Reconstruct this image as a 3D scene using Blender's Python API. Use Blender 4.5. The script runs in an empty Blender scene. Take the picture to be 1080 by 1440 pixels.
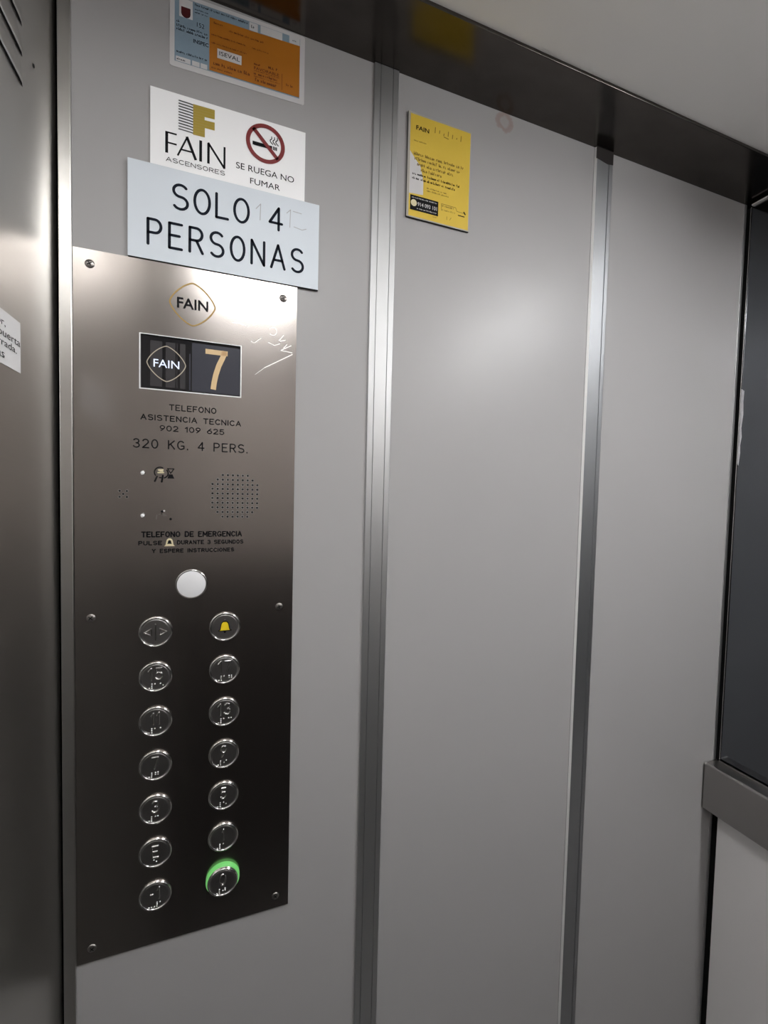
import bpy, math, random
from mathutils import Vector, Matrix

SC = bpy.context.scene
COL = SC.collection
PI = math.pi
Z0 = 1.6                      # height of the camera above the cabin floor

# ------------------------------------------------------------------ camera
cam_d = bpy.data.cameras.new('camera')
cam = bpy.data.objects.new('camera', cam_d)
COL.objects.link(cam)
cam_d.sensor_fit = 'VERTICAL'
cam_d.sensor_height = 36.0
cam_d.sensor_width = 27.0
cam_d.lens = 602.6065 * 36.0 / 1440.0
cam_d.clip_start = 0.01
_y, _p, _r = math.radians(19.76106), math.radians(-2.35712), math.radians(1.35818)
_f = Vector((math.sin(_y) * math.cos(_p), math.cos(_y) * math.cos(_p), math.sin(_p)))
_r0 = Vector((math.cos(_y), -math.sin(_y), 0))
_u0 = _r0.cross(_f)
_R = _r0 * math.cos(_r) + _u0 * math.sin(_r)
_U = -_r0 * math.sin(_r) + _u0 * math.cos(_r)
_M = Matrix((_R, _U, -_f)).transposed().to_4x4()
_M.translation = Vector((0, -0.5, Z0))
cam.matrix_world = _M
SC.camera = cam

# ------------------------------------------------------- view, world, lamps
SC.view_settings.view_transform = 'Standard'
SC.view_settings.look = 'None'
SC.view_settings.gamma = 1.0
SC.view_settings.use_curve_mapping = False
SC.view_settings.exposure = 0.57
LAMP_POWER = 73.0             # radiance of the two ceiling strip lamps
LAMP_COLOR = (0.985, 0.988, 0.98)
wd = bpy.data.worlds.new('world')
SC.world = wd
wd.use_nodes = True
wd.node_tree.nodes['Background'].inputs[0].default_value = (0, 0, 0, 1)
wd.node_tree.nodes['Background'].inputs[1].default_value = 0.0

# ---------------------------------------------------------------- materials
def mat(name, color, rough=0.5, metal=0.0, spec=0.5, emit=None, emit_s=0.0, aniso=0.0, tangent=None,
        noise=None, bump=None, coat=0.0):
    m = bpy.data.materials.new(name)
    m.use_nodes = True
    nt = m.node_tree
    b = nt.nodes['Principled BSDF']
    b.inputs['Base Color'].default_value = (*color, 1)
    b.inputs['Roughness'].default_value = rough
    b.inputs['Metallic'].default_value = metal
    b.inputs['Specular IOR Level'].default_value = spec
    b.inputs['Coat Weight'].default_value = coat
    if emit:
        b.inputs['Emission Color'].default_value = (*emit, 1)
        b.inputs['Emission Strength'].default_value = emit_s
    if aniso:
        b.inputs['Anisotropic'].default_value = aniso
        c = nt.nodes.new('ShaderNodeCombineXYZ')
        for i in range(3):
            c.inputs[i].default_value = tangent[i]
        nt.links.new(c.outputs[0], b.inputs['Tangent'])
    if noise or bump:
        tc = nt.nodes.new('ShaderNodeNewGeometry')
    if noise:                 # (scale xyz, detail, roughness amplitude, colour amplitude)
        mp = nt.nodes.new('ShaderNodeMapping')
        mp.inputs['Scale'].default_value = noise[0]
        nt.links.new(tc.outputs['Position'], mp.inputs[0])
        n = nt.nodes.new('ShaderNodeTexNoise')
        n.inputs['Scale'].default_value = 1.0
        n.inputs['Detail'].default_value = noise[1]
        nt.links.new(mp.outputs[0], n.inputs['Vector'])
        if noise[2]:
            mr = nt.nodes.new('ShaderNodeMapRange')
            mr.inputs['From Min'].default_value = 0.3
            mr.inputs['From Max'].default_value = 0.7
            mr.inputs['To Min'].default_value = rough - noise[2]
            mr.inputs['To Max'].default_value = rough + noise[2]
            nt.links.new(n.outputs['Fac'], mr.inputs['Value'])
            nt.links.new(mr.outputs['Result'], b.inputs['Roughness'])
        if noise[3]:
            mx = nt.nodes.new('ShaderNodeMix')
            mx.data_type = 'RGBA'
            mx.inputs['A'].default_value = (*[c * (1 - noise[3]) for c in color], 1)
            mx.inputs['B'].default_value = (*[min(1, c * (1 + noise[3])) for c in color], 1)
            nt.links.new(n.outputs['Fac'], mx.inputs['Factor'])
            nt.links.new(mx.outputs['Result'], b.inputs['Base Color'])
    if bump:                  # (scale xyz, strength, distance)
        mp = nt.nodes.new('ShaderNodeMapping')
        mp.inputs['Scale'].default_value = bump[0]
        nt.links.new(tc.outputs['Position'], mp.inputs[0])
        n = nt.nodes.new('ShaderNodeTexNoise')
        n.inputs['Scale'].default_value = 1.0
        n.inputs['Detail'].default_value = 3.0
        nt.links.new(mp.outputs[0], n.inputs['Vector'])
        bp = nt.nodes.new('ShaderNodeBump')
        bp.inputs['Strength'].default_value = bump[1]
        bp.inputs['Distance'].default_value = bump[2]
        nt.links.new(n.outputs['Fac'], bp.inputs['Height'])
        nt.links.new(bp.outputs[0], b.inputs['Normal'])
    return m

def wall_material():
    """grey satin laminate with a fine linen grain and one brown ring stain near the top"""
    m = mat('grey_laminate', (0.37, 0.363, 0.364), 0.36, spec=0.28, noise=((6, 6, 3), 3, 0.03, 0.015),
            bump=((1500, 1500, 700), 0.04, 0.0004))
    nt = m.node_tree
    b = nt.nodes['Principled BSDF']
    src = b.inputs['Base Color'].links[0].from_socket
    g = nt.nodes.new('ShaderNodeNewGeometry')
    d = nt.nodes.new('ShaderNodeVectorMath'); d.operation = 'DISTANCE'
    nt.links.new(g.outputs['Position'], d.inputs[0])
    d.inputs[1].default_value = (0.3345, 0, Z0 + 0.4925)
    n = nt.nodes.new('ShaderNodeTexNoise'); n.inputs['Scale'].default_value = 90
    nt.links.new(g.outputs['Position'], n.inputs['Vector'])
    a = nt.nodes.new('ShaderNodeMath'); a.operation = 'MULTIPLY_ADD'
    a.inputs[1].default_value = 0.010
    nt.links.new(n.outputs['Fac'], a.inputs[0]); nt.links.new(d.outputs['Value'], a.inputs[2])
    rp = nt.nodes.new('ShaderNodeValToRGB')
    e = rp.color_ramp.elements
    e[0].position = 0.0; e[0].color = (0.25, 0.25, 0.25, 1)
    e[1].position = 1.0; e[1].color = (0, 0, 0, 1)
    for p, v in ((0.45, 0.15), (0.6, 0.75), (0.72, 0.6), (0.8, 0.0)):
        x = e.new(p); x.color = (v, v, v, 1)
    s = nt.nodes.new('ShaderNodeMath'); s.operation = 'MULTIPLY'; s.inputs[1].default_value = 1 / 0.024
    nt.links.new(a.outputs[0], s.inputs[0]); nt.links.new(s.outputs[0], rp.inputs[0])
    mx = nt.nodes.new('ShaderNodeMix'); mx.data_type = 'RGBA'
    nt.links.new(rp.outputs[0], mx.inputs['Factor'])
    nt.links.new(src, mx.inputs['A'])
    mx.inputs['B'].default_value = (0.30, 0.22, 0.19, 1)
    nt.links.new(mx.outputs['Result'], b.inputs['Base Color'])
    return m

X_T, Y_T, Z_T = (1, 0, 0), (0, 1, 0), (0, 0, 1)
M = {}
M['laminate'] = wall_material()
M['white_panel'] = mat('white_laminate', (0.92, 0.90, 0.905), 0.4)
M['taupe_panel'] = mat('taupe_laminate', (0.42, 0.385, 0.365), 0.5)
M['dark_matte'] = mat('dark_brown_matte', (0.020, 0.016, 0.015), 0.5)
M['ceiling'] = mat('ceiling_white', (0.92, 0.905, 0.885), 0.6, spec=0.3, noise=((9, 9, 9), 4, 0, 0.02))
M['floor'] = mat('grey_vinyl', (0.34, 0.33, 0.325), 0.7, noise=((60, 60, 60), 3, 0, 0.1))
M['faceplate'] = mat('brushed_faceplate', (0.37, 0.34, 0.322), 0.22, 1.0, aniso=0.45, tangent=Z_T,
                     noise=((8, 8, 1400), 3, 0.012, 0.03))
M['wall_steel'] = mat('brushed_wall_steel', (0.50, 0.487, 0.465), 0.36, 1.0, aniso=0.5, tangent=Z_T,
                      noise=((8, 8, 1000), 4, 0.015, 0.04))
M['soffit'] = mat('stained_soffit_steel', (0.105, 0.095, 0.088), 0.20, 1.0, noise=((25, 40, 25), 6, 0.05, 0.3))
M['post'] = mat('post_steel', (0.60, 0.585, 0.57), 0.28, 1.0, aniso=0.5, tangent=Z_T, noise=((900, 900, 5), 3, 0.005, 0.01))
M['aluminium'] = mat('anodised_aluminium', (0.52, 0.525, 0.53), 0.46, 1.0, noise=((1200, 1200, 6), 3, 0.02, 0.02))
M['rail'] = mat('rail_steel', (0.42, 0.405, 0.395), 0.30, 1.0, aniso=0.5, tangent=Z_T, noise=((5, 5, 900), 3, 0.015, 0.02))
M['mirror'] = mat('smoked_mirror', (0.155, 0.165, 0.18), 0.08, 1.0, noise=((20, 20, 20), 4, 0.03, 0))
M['black'] = mat('black_gap', (0.006, 0.006, 0.006), 0.7)
M['chrome'] = mat('polished_ring', (0.72, 0.71, 0.70), 0.16, 1.0)
M['cap'] = mat('button_cap_steel', (0.34, 0.33, 0.325), 0.36, 1.0)
M['relief'] = mat('raised_relief_steel', (0.46, 0.45, 0.44), 0.16, 1.0)
M['braille'] = mat('braille_bead', (0.85, 0.84, 0.83), 0.3, 1.0)
M['ink'] = mat('black_ink', (0.008, 0.008, 0.010), 0.6, spec=0.1)
M['navy_ink'] = mat('engraved_black', (0.008, 0.011, 0.020), 0.6, spec=0.1)
M['gray_ink'] = mat('grey_ink', (0.07, 0.07, 0.075), 0.6, spec=0.1)
M['faint_ink'] = mat('worn_grey_ink', (0.42, 0.43, 0.45), 0.5)
M['gold'] = mat('gold_print', (0.42, 0.31, 0.09), 0.35, 0.3)
M['gold_line'] = mat('gold_line', (0.30, 0.19, 0.05), 0.4, 0.2)
M['ocre'] = mat('ochre_print', (0.40, 0.29, 0.035), 0.45)
M['white_plate'] = mat('white_plastic_plate', (0.93, 0.93, 0.945), 0.45, spec=0.25, noise=((8, 8, 8), 2, 0.03, 0.015))
M['engraved_plate'] = mat('pale_blue_grey_plate', (0.66, 0.71, 0.77), 0.45, spec=0.25, noise=((10, 10, 10), 3, 0.03, 0.02))
M['plate_core'] = mat('black_plate_core', (0.01, 0.01, 0.01), 0.5)
M['red'] = mat('dark_red_print', (0.20, 0.018, 0.02), 0.45)
M['yellow'] = mat('yellow_print', (0.68, 0.48, 0.065), 0.30)
M['yellow_bell'] = mat('bell_yellow', (0.85, 0.62, 0.02), 0.4)
M['sleeve'] = mat('clear_sleeve_edge', (0.42, 0.40, 0.36), 0.25)
M['brown_ink'] = mat('brown_ink', (0.24, 0.16, 0.02), 0.5)
M['sticker_white'] = mat('sticker_white', (0.58, 0.57, 0.575), 0.4)
M['sticker_blue'] = mat('sticker_blue', (0.22, 0.30, 0.37), 0.4, noise=((30, 30, 30), 2, 0, 0.05))
M['sticker_navy'] = mat('sticker_navy_ink', (0.015, 0.022, 0.035), 0.5)
M['orange'] = mat('sticker_orange', (0.41, 0.145, 0.012), 0.4, noise=((25, 25, 25), 3, 0, 0.10))
M['orange_ink'] = mat('sticker_brown_ink', (0.13, 0.03, 0.008), 0.5)
M['maroon'] = mat('crest_maroon', (0.07, 0.01, 0.012), 0.4)
M['paper'] = mat('notice_paper', (0.78, 0.77, 0.78), 0.5)
M['glass_black'] = mat('display_glass', (0.006, 0.006, 0.008), 0.08, spec=0.6)
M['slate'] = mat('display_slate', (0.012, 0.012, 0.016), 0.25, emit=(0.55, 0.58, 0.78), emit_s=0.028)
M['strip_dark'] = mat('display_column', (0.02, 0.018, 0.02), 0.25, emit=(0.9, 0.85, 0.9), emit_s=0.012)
M['seven'] = mat('lit_gold_digit', (0.30, 0.20, 0.08), 0.4, emit=(0.80, 0.60, 0.38), emit_s=0.27)
M['lit_white'] = mat('lit_display_lettering', (0.5, 0.55, 0.7), 0.4, emit=(0.68, 0.76, 1.0), emit_s=0.50)
M['lit_outline'] = mat('lit_display_outline', (0.2, 0.17, 0.12), 0.4, emit=(0.62, 0.56, 0.46), emit_s=0.20)
M['green_glow'] = mat('lit_green_ring', (0.05, 0.3, 0.05), 0.35, emit=(0.19, 0.55, 0.17), emit_s=0.44)
M['flake'] = mat('worn_silvering', (0.62, 0.61, 0.64), 0.5, noise=((300, 300, 120), 3, 0, 0.3))
M['edge_glint'] = mat('painted_edge_glint', (0.80, 0.80, 0.80), 0.45, 0.2)  # pale colour painting the reflected highlight on strip and display edges
M['aluminium_dull'] = mat('dull_aluminium', (0.33, 0.335, 0.345), 0.50, 1.0)
M['window'] = mat('milky_lens', (0.80, 0.80, 0.82), 0.35)
M['hole'] = mat('dark_hole', (0.004, 0.004, 0.004), 0.8)
M['screw'] = mat('screw_steel', (0.30, 0.28, 0.27), 0.35, 1.0)
M['scratch'] = mat('bright_scratch', (0.80, 0.78, 0.76), 0.45, 0.6)
M['cream'] = mat('cream_fill', (0.70, 0.62, 0.40), 0.5)
M['lamp'] = mat('lamp_diffuser', (0.9, 0.9, 0.9), 0.5, emit=LAMP_COLOR, emit_s=LAMP_POWER * 0.76)
M['lamp_soft'] = mat('wide_lamp_diffuser', (0.9, 0.9, 0.9), 0.5, emit=LAMP_COLOR, emit_s=LAMP_POWER * 0.27)
M['lamp_frame'] = mat('lamp_frame_white', (0.7, 0.7, 0.7), 0.5)

# ------------------------------------------------------------------ frames
XL, XR = -0.1585, 0.8205      # inner faces of the left and the right wall
def back(u, v, h): return (u, -h, Z0 + v)
def left(u, v, h): return (XL + h, u, Z0 + v)
def right(u, v, h): return (XR - h, -u, Z0 + v)

class MB:
    """collects faces in a frame (u along the wall, v up, h out of it); one mesh object per build"""
    def __init__(s, frame=back):
        s.v, s.f, s.mi, s.sm, s.mats, s.fr = [], [], [], [], [], frame
    def _m(s, m):
        if m not in s.mats: s.mats.append(m)
        return s.mats.index(m)
    def face(s, idx, m, smooth=False):
        s.f.append(idx); s.mi.append(s._m(m)); s.sm.append(smooth)
    def pt(s, u, v, h):
        s.v.append(s.fr(u, v, h)); return len(s.v) - 1
    def prism(s, poly, h0, h1, m, mside=None, back_face=True):
        """extrude a counter-clockwise polygon from h0 (behind) to h1 (front)"""
        area = sum(poly[i][0] * poly[(i + 1) % len(poly)][1] - poly[(i + 1) % len(poly)][0] * poly[i][1] for i in range(len(poly)))
        if area < 0: poly = poly[::-1]
        n = len(poly)
        a = [s.pt(x, y, h1) for x, y in poly]
        b = [s.pt(x, y, h0) for x, y in poly]
        s.face(a, m)
        if back_face: s.face(b[::-1], mside or m)
        for i in range(n):
            j = (i + 1) % n
            s.face([a[j], a[i], b[i], b[j]], mside or m)
        return s
    def box(s, u0, u1, v0, v1, h0, h1, m, mside=None):
        return s.prism([(u0, v0), (u1, v0), (u1, v1), (u0, v1)], h0, h1, m, mside)
    def flat(s, poly, h, m):
        area = sum(poly[i][0] * poly[(i + 1) % len(poly)][1] - poly[(i + 1) % len(poly)][0] * poly[i][1] for i in range(len(poly)))
        if area < 0: poly = poly[::-1]
        s.face([s.pt(x, y, h) for x, y in poly], m)
        return s
    def rect(s, u0, u1, v0, v1, h, m):
        return s.flat([(u0, v0), (u1, v0), (u1, v1), (u0, v1)], h, m)
    def lathe(s, cu, cv, prof, m, n=40, smooth=True, close=False):
        """revolve (radius, height) about the outward axis"""
        rings = []
        for r, h in prof:
            if r <= 1e-9: rings.append([s.pt(cu, cv, h)])
            else: rings.append([s.pt(cu + r * math.cos(2 * PI * i / n), cv + r * math.sin(2 * PI * i / n), h) for i in range(n)])
        for A, B in zip(rings, rings[1:]):
            for i in range(n):
                j = (i + 1) % n
                if len(A) == 1: s.face([A[0], B[j], B[i]][::-1] if False else [A[0], B[i], B[j]], m, smooth)
                elif len(B) == 1: s.face([A[i], A[j], B[0]], m, smooth)
                else: s.face([A[i], A[j], B[j], B[i]], m, smooth)
        return s
    def disc(s, cu, cv, r, h, m, n=32):
        return s.flat([(cu + r * math.cos(2 * PI * i / n), cv + r * math.sin(2 * PI * i / n)) for i in range(n)], h, m)
    def stroke(s, pts, w, h, m, closed=False, round_cap=True, h0=None, dome=False):
        """a pen stroke; with h0 it is raised from h0 to h, with dome its back is rounded"""
        P = [Vector((p[0], p[1])) for p in pts]
        Q = [P[0]]
        for p in P[1:]:
            if (p - Q[-1]).length > 1e-7: Q.append(p)
        if closed and (Q[0] - Q[-1]).length < 1e-7: Q.pop()
        P = Q; n = len(P)
        if n < 2: return s
        def turn(i):
            a, b, c = P[(i - 1) % n], P[i], P[(i + 1) % n]
            return (b - a).normalized().dot((c - b).normalized()) < .62
        if closed:
            sharp = [i for i in range(n) if turn(i)]
            if sharp:
                k = sharp[0]
                return s.stroke([tuple(P[(k + i) % n]) for i in range(n + 1)], w, h, m, False, True, h0, dome)
        else:
            sharp = [i for i in range(1, n - 1) if turn(i)]
            if sharp:
                cut = [0] + sharp + [n - 1]
                for a, b in zip(cut, cut[1:]):
                    s.stroke([tuple(p) for p in P[a:b + 1]], w, h, m, False, True, h0, dome)
                return s
        L, Rr, C = [], [], []
        for i in range(n):
            if closed: d0, d1 = (P[i] - P[i - 1]).normalized(), (P[(i + 1) % n] - P[i]).normalized()
            else:
                d1 = (P[i + 1] - P[i]).normalized() if i < n - 1 else (P[i] - P[i - 1]).normalized()
                d0 = (P[i] - P[i - 1]).normalized() if i > 0 else d1
            t = d0 + d1
            if t.length < 1e-4: t = d1.copy()
            t.normalize(); nn = Vector((-t.y, t.x))
            k = min(1.8, 1 / max(0.35, nn.dot(Vector((-d1.y, d1.x)))))
            L.append(P[i] + nn * w / 2 * k); Rr.append(P[i] - nn * w / 2 * k); C.append(P[i])
        hs = h if (not dome) else h0
        li = [s.pt(p.x, p.y, hs) for p in L]; ri = [s.pt(p.x, p.y, hs) for p in Rr]
        if dome:
            ml = [s.pt(*(c * .45 + p * .55), h0 + (h - h0) * .85) for c, p in zip(C, L)]
            mr = [s.pt(*(c * .45 + p * .55), h0 + (h - h0) * .85) for c, p in zip(C, Rr)]
            ci = [s.pt(c.x, c.y, h) for c in C]
        rng = range(n if closed else n - 1)
        for i in rng:
            j = (i + 1) % n
            if dome:
                for A, B in ((ri, mr), (mr, ci), (ci, ml), (ml, li)):
                    s.face([A[i], A[j], B[j], B[i]], m, True)
            else:
                s.face([ri[i], ri[j], li[j], li[i]], m)
        if round_cap and not closed:
            for c, d in ((P[0], (P[0] - P[1]).normalized()), (P[-1], (P[-1] - P[-2]).normalized())):
                a0 = math.atan2(d.y, d.x)
                for ring in ([(1.0, hs)] if not dome else [(1.0, h0)]):
                    arc = [(c.x + w / 2 * math.cos(a0 + t * PI / 2 / 4), c.y + w / 2 * math.sin(a0 + t * PI / 2 / 4)) for t in range(-4, 5)]
                    if dome:
                        o = [s.pt(x, y, h0) for x, y in arc]
                        q = [s.pt(c.x + (x - c.x) * .55, c.y + (y - c.y) * .55, h0 + (h - h0) * .85) for x, y in arc]
                        k = s.pt(c.x, c.y, h)
                        for t in range(8):
                            s.face([o[t], o[t + 1], q[t + 1], q[t]], m, True); s.face([q[t], q[t + 1], k], m, True)
                    else:
                        s.face([s.pt(x, y, hs) for x, y in arc], m)
        return s
    def build(s, name, parent=None, origin=None, bevel=0.0, seg=2):
        me = bpy.data.meshes.new(name)
        o = Vector(origin) if origin is not None else (parent_origin(parent) if parent else
            Vector([sum(p[k] for p in s.v) / len(s.v) for k in range(3)]))
        me.from_pydata([tuple(Vector(p) - o) for p in s.v], [], s.f)
        for m in s.mats: me.materials.append(M[m])
        for p, k, sm in zip(me.polygons, s.mi, s.sm):
            p.material_index = k; p.use_smooth = sm
        me.update()
        ob = bpy.data.objects.new(name, me)
        COL.objects.link(ob)
        if parent:
            ob.parent = parent
            ob.location = o - parent_origin(parent)
        else:
            ob.location = o
        ob['_o'] = list(o)
        if bevel:
            b = ob.modifiers.new('bevel', 'BEVEL'); b.width = bevel; b.segments = seg; b.limit_method = 'ANGLE'
            b.harden_normals = False
        return ob

def parent_origin(p): return Vector(p['_o'])
def tag(o, label=None, cat=None, group=None, kind=None):
    if label: o['label'] = label
    if cat: o['category'] = cat
    if group: o['group'] = group
    if kind: o['kind'] = kind
    return o
def thing(name, loc, label, cat, group=None):
    o = bpy.data.objects.new(name, None); COL.objects.link(o)
    o.location = loc; o['_o'] = list(loc); o.empty_display_size = 0.02
    return tag(o, label, cat, group)

# -------------------------------------------------------------- stroke font
def arc(cx, cy, rx, ry, a0, a1, n=14):
    return [(cx + rx * math.cos(math.radians(a0 + (a1 - a0) * i / n)), cy + ry * math.sin(math.radians(a0 + (a1 - a0) * i / n))) for i in range(n + 1)]
W = .64
def _S(w=.6):
    return arc(w / 2, .755, w / 2 * .95, .245, 35, 270, 14)[:-1] + arc(w / 2, .255, w / 2, .255, 90, -145, 14)
GL = {
 'A': (.68, [[(0, 0), (.34, 1), (.68, 0)], [(.12, .34), (.56, .34)]]),
 'B': (.6, [[(0, 0), (0, 1), (.32, 1)] + arc(.32, .76, .24, .24, 90, -90, 10) + [(0, .52)], [(.32, .52)] + arc(.32, .26, .28, .26, 90, -90, 10) + [(0, 0)]]),
 'C': (.62, [arc(.34, .5, .34, .5, 45, 315, 20)]),
 'D': (.62, [[(0, 0), (0, 1), (.25, 1)] + arc(.25, .5, .37, .5, 90, -90, 14) + [(0, 0)]]),
 'E': (.54, [[(.54, 1), (0, 1), (0, 0), (.54, 0)], [(0, .52), (.44, .52)]]),
 'F': (.52, [[(.52, 1), (0, 1), (0, 0)], [(0, .5), (.42, .5)]]),
 'G': (.66, [arc(.34, .5, .34, .5, 45, 300, 20) + [(.64, .12), (.64, .42), (.38, .42)]]),
 'H': (.6, [[(0, 0), (0, 1)], [(.6, 0), (.6, 1)], [(0, .5), (.6, .5)]]),
 'I': (.02, [[(.01, 0), (.01, 1)]]),
 'J': (.45, [[(.45, 1), (.45, .25)] + arc(.225, .25, .225, .25, 0, -180, 10)]),
 'K': (.6, [[(0, 0), (0, 1)], [(.58, 1), (0, .4)], [(.2, .6), (.6, 0)]]),
 'L': (.5, [[(0, 1), (0, 0), (.5, 0)]]),
 'M': (.74, [[(0, 0), (0, 1), (.37, .3), (.74, 1), (.74, 0)]]),
 'N': (.62, [[(0, 0), (0, 1), (.62, 0), (.62, 1)]]),
 'O': (.64, [arc(.32, .5, .32, .5, 90, 450, 28)]),
 'P': (.56, [[(0, 0), (0, 1), (.3, 1)] + arc(.3, .735, .26, .265, 90, -90, 10) + [(0, .47)]]),
 'Q': (.68, [arc(.34, .5, .34, .5, 90, 450, 24), [(.42, .25), (.68, -.05)]]),
 'R': (.58, [[(0, 0), (0, 1), (.3, 1)] + arc(.3, .745, .26, .255, 90, -90, 10) + [(0, .49)], [(.3, .49), (.58, 0)]]),
 'S': (.6, [_S()]),
 'T': (.6, [[(0, 1), (.6, 1)], [(.3, 1), (.3, 0)]]),
 'U': (.6, [[(0, 1), (0, .3)] + arc(.3, .3, .3, .3, 180, 360, 12) + [(.6, 1)]]),
 'V': (.66, [[(0, 1), (.33, 0), (.66, 1)]]),
 'X': (.6, [[(0, 0), (.6, 1)], [(0, 1), (.6, 0)]]),
 'Y': (.62, [[(0, 1), (.31, .5), (.62, 1)], [(.31, .5), (.31, 0)]]),
 'Z': (.6, [[(0, 1), (.6, 1), (0, 0), (.6, 0)]]),
 '0': (.58, [arc(.29, .5, .29, .5, 90, 450, 24)]),
 '1': (.26, [[(0, .76), (.24, 1), (.24, 0)]]),
 '2': (.56, [arc(.28, .72, .27, .28, 160, -35, 12) + [(0, 0), (.58, 0)]]),
 '3': (.56, [arc(.27, .755, .25, .245, 155, -90, 12), arc(.27, .26, .29, .26, 90, -155, 12)]),
 '4': (.6, [[(.44, 0), (.44, 1), (0, .3), (.6, .3)]]),
 '5': (.56, [[(.5, 1), (.08, 1), (.04, .56)] + arc(.27, .31, .29, .31, 130, -150, 14)]),
 '6': (.56, [[(.46, 1), (.2, .7)] + arc(.28, .3, .28, .3, 160, 520, 20)]),
 '7': (.54, [[(0, 1), (.54, 1), (.2, 0)]]),
 '8': (.56, [arc(.28, .76, .24, .24, 90, 450, 20), arc(.28, .26, .28, .26, 90, 450, 20)]),
 '9': (.56, [arc(.28, .7, .28, .3, 340, -20, 20), [(.55, .6), (.36, .3), (.1, 0)]]),
 '.': (.04, [[(.02, .0), (.02, .04)]]), '-': (.34, [[(0, .45), (.34, .45)]]), ' ': (.42, []),
}
def layout(text, gap=.26):
    x, out = 0.0, []
    for ch in text:
        w, st = GL[ch]
        out.append((x, st)); x += w + gap
    return out, x - gap
def text_strokes(mb, text, u0, u1, v0, hgt, w, h, m, gap=.26, slope=0.0, round_cap=True, dome=False, h0=None):
    lay, tot = layout(text, gap)
    sx = (u1 - u0 - w) / max(tot, 1e-6)
    for x, st in lay:
        for pl in st:
            q = [(u0 + w / 2 + (x + px) * sx, v0 + w / 2 + py * (hgt - w) + slope * ((x + px) * sx)) for px, py in pl]
            cl = len(q) > 8 and math.dist(q[0], q[-1]) < 1e-6
            mb.stroke(q, w, h, m, closed=cl, round_cap=round_cap, dome=dome, h0=h0)

_dg = None
def font_text(mb, text, u0, u1, v0, v1, h, m, bold=0.0, slope=0.0):
    """printed lettering in the built-in typeface, fitted into the box u0..u1, v0..v1"""
    cu = bpy.data.curves.new('t', 'FONT'); cu.body = text; cu.offset = bold; cu.resolution_u = 4
    ob = bpy.data.objects.new('t', cu); COL.objects.link(ob)
    dg = bpy.context.evaluated_depsgraph_get()
    me = ob.evaluated_get(dg).to_mesh()
    xs = [v.co.x for v in me.vertices]; ys = [v.co.y for v in me.vertices]
    ax, bx, ay, by = min(xs), max(xs), min(ys), max(ys)
    ids = []
    for v in me.vertices:
        fx = (v.co.x - ax) / (bx - ax)
        ids.append(mb.pt(u0 + fx * (u1 - u0), v0 + (v.co.y - ay) / (by - ay) * (v1 - v0) + slope * fx, h))
    for p in me.polygons:
        idx = [ids[i] for i in p.vertices]
        if p.normal.z < 0: idx = idx[::-1]
        mb.face(idx, m)
    ob.evaluated_get(dg).to_mesh_clear()
    bpy.data.objects.remove(ob); bpy.data.curves.remove(cu)

rnd = random.Random(7)
def blurred_line(mb, u0, u1, v0, hgt, h, m, slope=0.0, wt=0.22):
    """a line of print too small to read: short letter-like strokes grouped into words"""
    u = u0; sp = hgt * .62
    while u < u1 - sp:
        n = rnd.randint(2, 8)
        for k in range(n):
            if u > u1 - sp: break
            v = v0 + slope * (u - u0)
            hh = hgt if rnd.random() < .3 else hgt * .68
            mb.stroke([(u, v), (u, v + hh)], hgt * wt, h, m, round_cap=False)
            y = v + hh * rnd.choice((.1, .5, .92))
            if rnd.random() < .75: mb.stroke([(u, y), (u + sp * .55, y)], hgt * wt, h, m, round_cap=False)
            if rnd.random() < .4: mb.stroke([(u + sp * .5, v), (u + sp * .5, v + hgt * .6)], hgt * wt, h, m, round_cap=False)
            u += sp
        u += sp * .8

def round_diamond(cu, cv, r, p=1.42, n=56, sq=1.0):
    out = []
    for i in range(n):
        a = 2 * PI * i / n
        c, s = math.cos(a), math.sin(a)
        out.append((cu + r * math.copysign(abs(c) ** (2 / p), c), cv + r * sq * math.copysign(abs(s) ** (2 / p), s)))
    return out
def round_rect(u0, u1, v0, v1, r, n=6):
    P = []
    for cx, cy, a in ((u1 - r, v1 - r, 0), (u0 + r, v1 - r, 90), (u0 + r, v0 + r, 180), (u1 - r, v0 + r, 270)):
        P += arc(cx, cy, r, r, a, a + 90, n)
    return P

# ============================================================= THE SETTING
ZS = 0.5038                    # height of the soffit above the camera
YF = -0.90                     # the cabin wall behind the camera
wb = MB(back)
wb.box(-0.1555, 0.8192, -Z0, ZS + .03, -0.02, 0.0, 'laminate')
tag(wb.build('wall_back'), kind='structure')

wl = MB(left)
wl.box(YF, 0.004, -Z0, ZS + .06, -0.02, 0.0, 'wall_steel')
w_left = tag(wl.build('wall_left', origin=(XL, -.45, 0)), kind='structure')
for k, zb in enumerate((0.317, 0.340, 0.363, 0.386, 0.409)):     # pressed ventilation louvres
    mb = MB(left)
    u0, u1, hh, bulge, n = -0.240, -0.0665, 0.0170, 0.0015, 8
    cols = []
    us = [u0 + (u1 - u0) * i / 40 for i in range(41)]
    for u in us:
        e = min(u - u0, u1 - u)
        k_ = math.sqrt(max(0.0, 1 - (1 - min(1, e / 0.012)) ** 2))
        cols.append([mb.pt(u, zb + hh * (1 - (1 - k_) * .5) * math.cos(t * PI / 2 / n), 0.0002 + bulge * k_ * math.sin(t * PI / 2 / n)) for t in range(n + 1)] +
                    [mb.pt(u, zb, 0.0002)])
    for A, B in zip(cols, cols[1:]):
        for t in range(n): mb.face([A[t + 1], B[t + 1], B[t], A[t]], 'wall_steel', True)
        mb.face([A[n + 1], B[n + 1], B[n], A[n]], 'hole')
    mb.build('ventilation_louvre', w_left)
mb = MB(left); mb.lathe(-.0455, .352, [(0.0016, .0002), (.0012, .0006), (0, .0006)], 'hole', 12)
mb.build('rivet', w_left)

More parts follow.
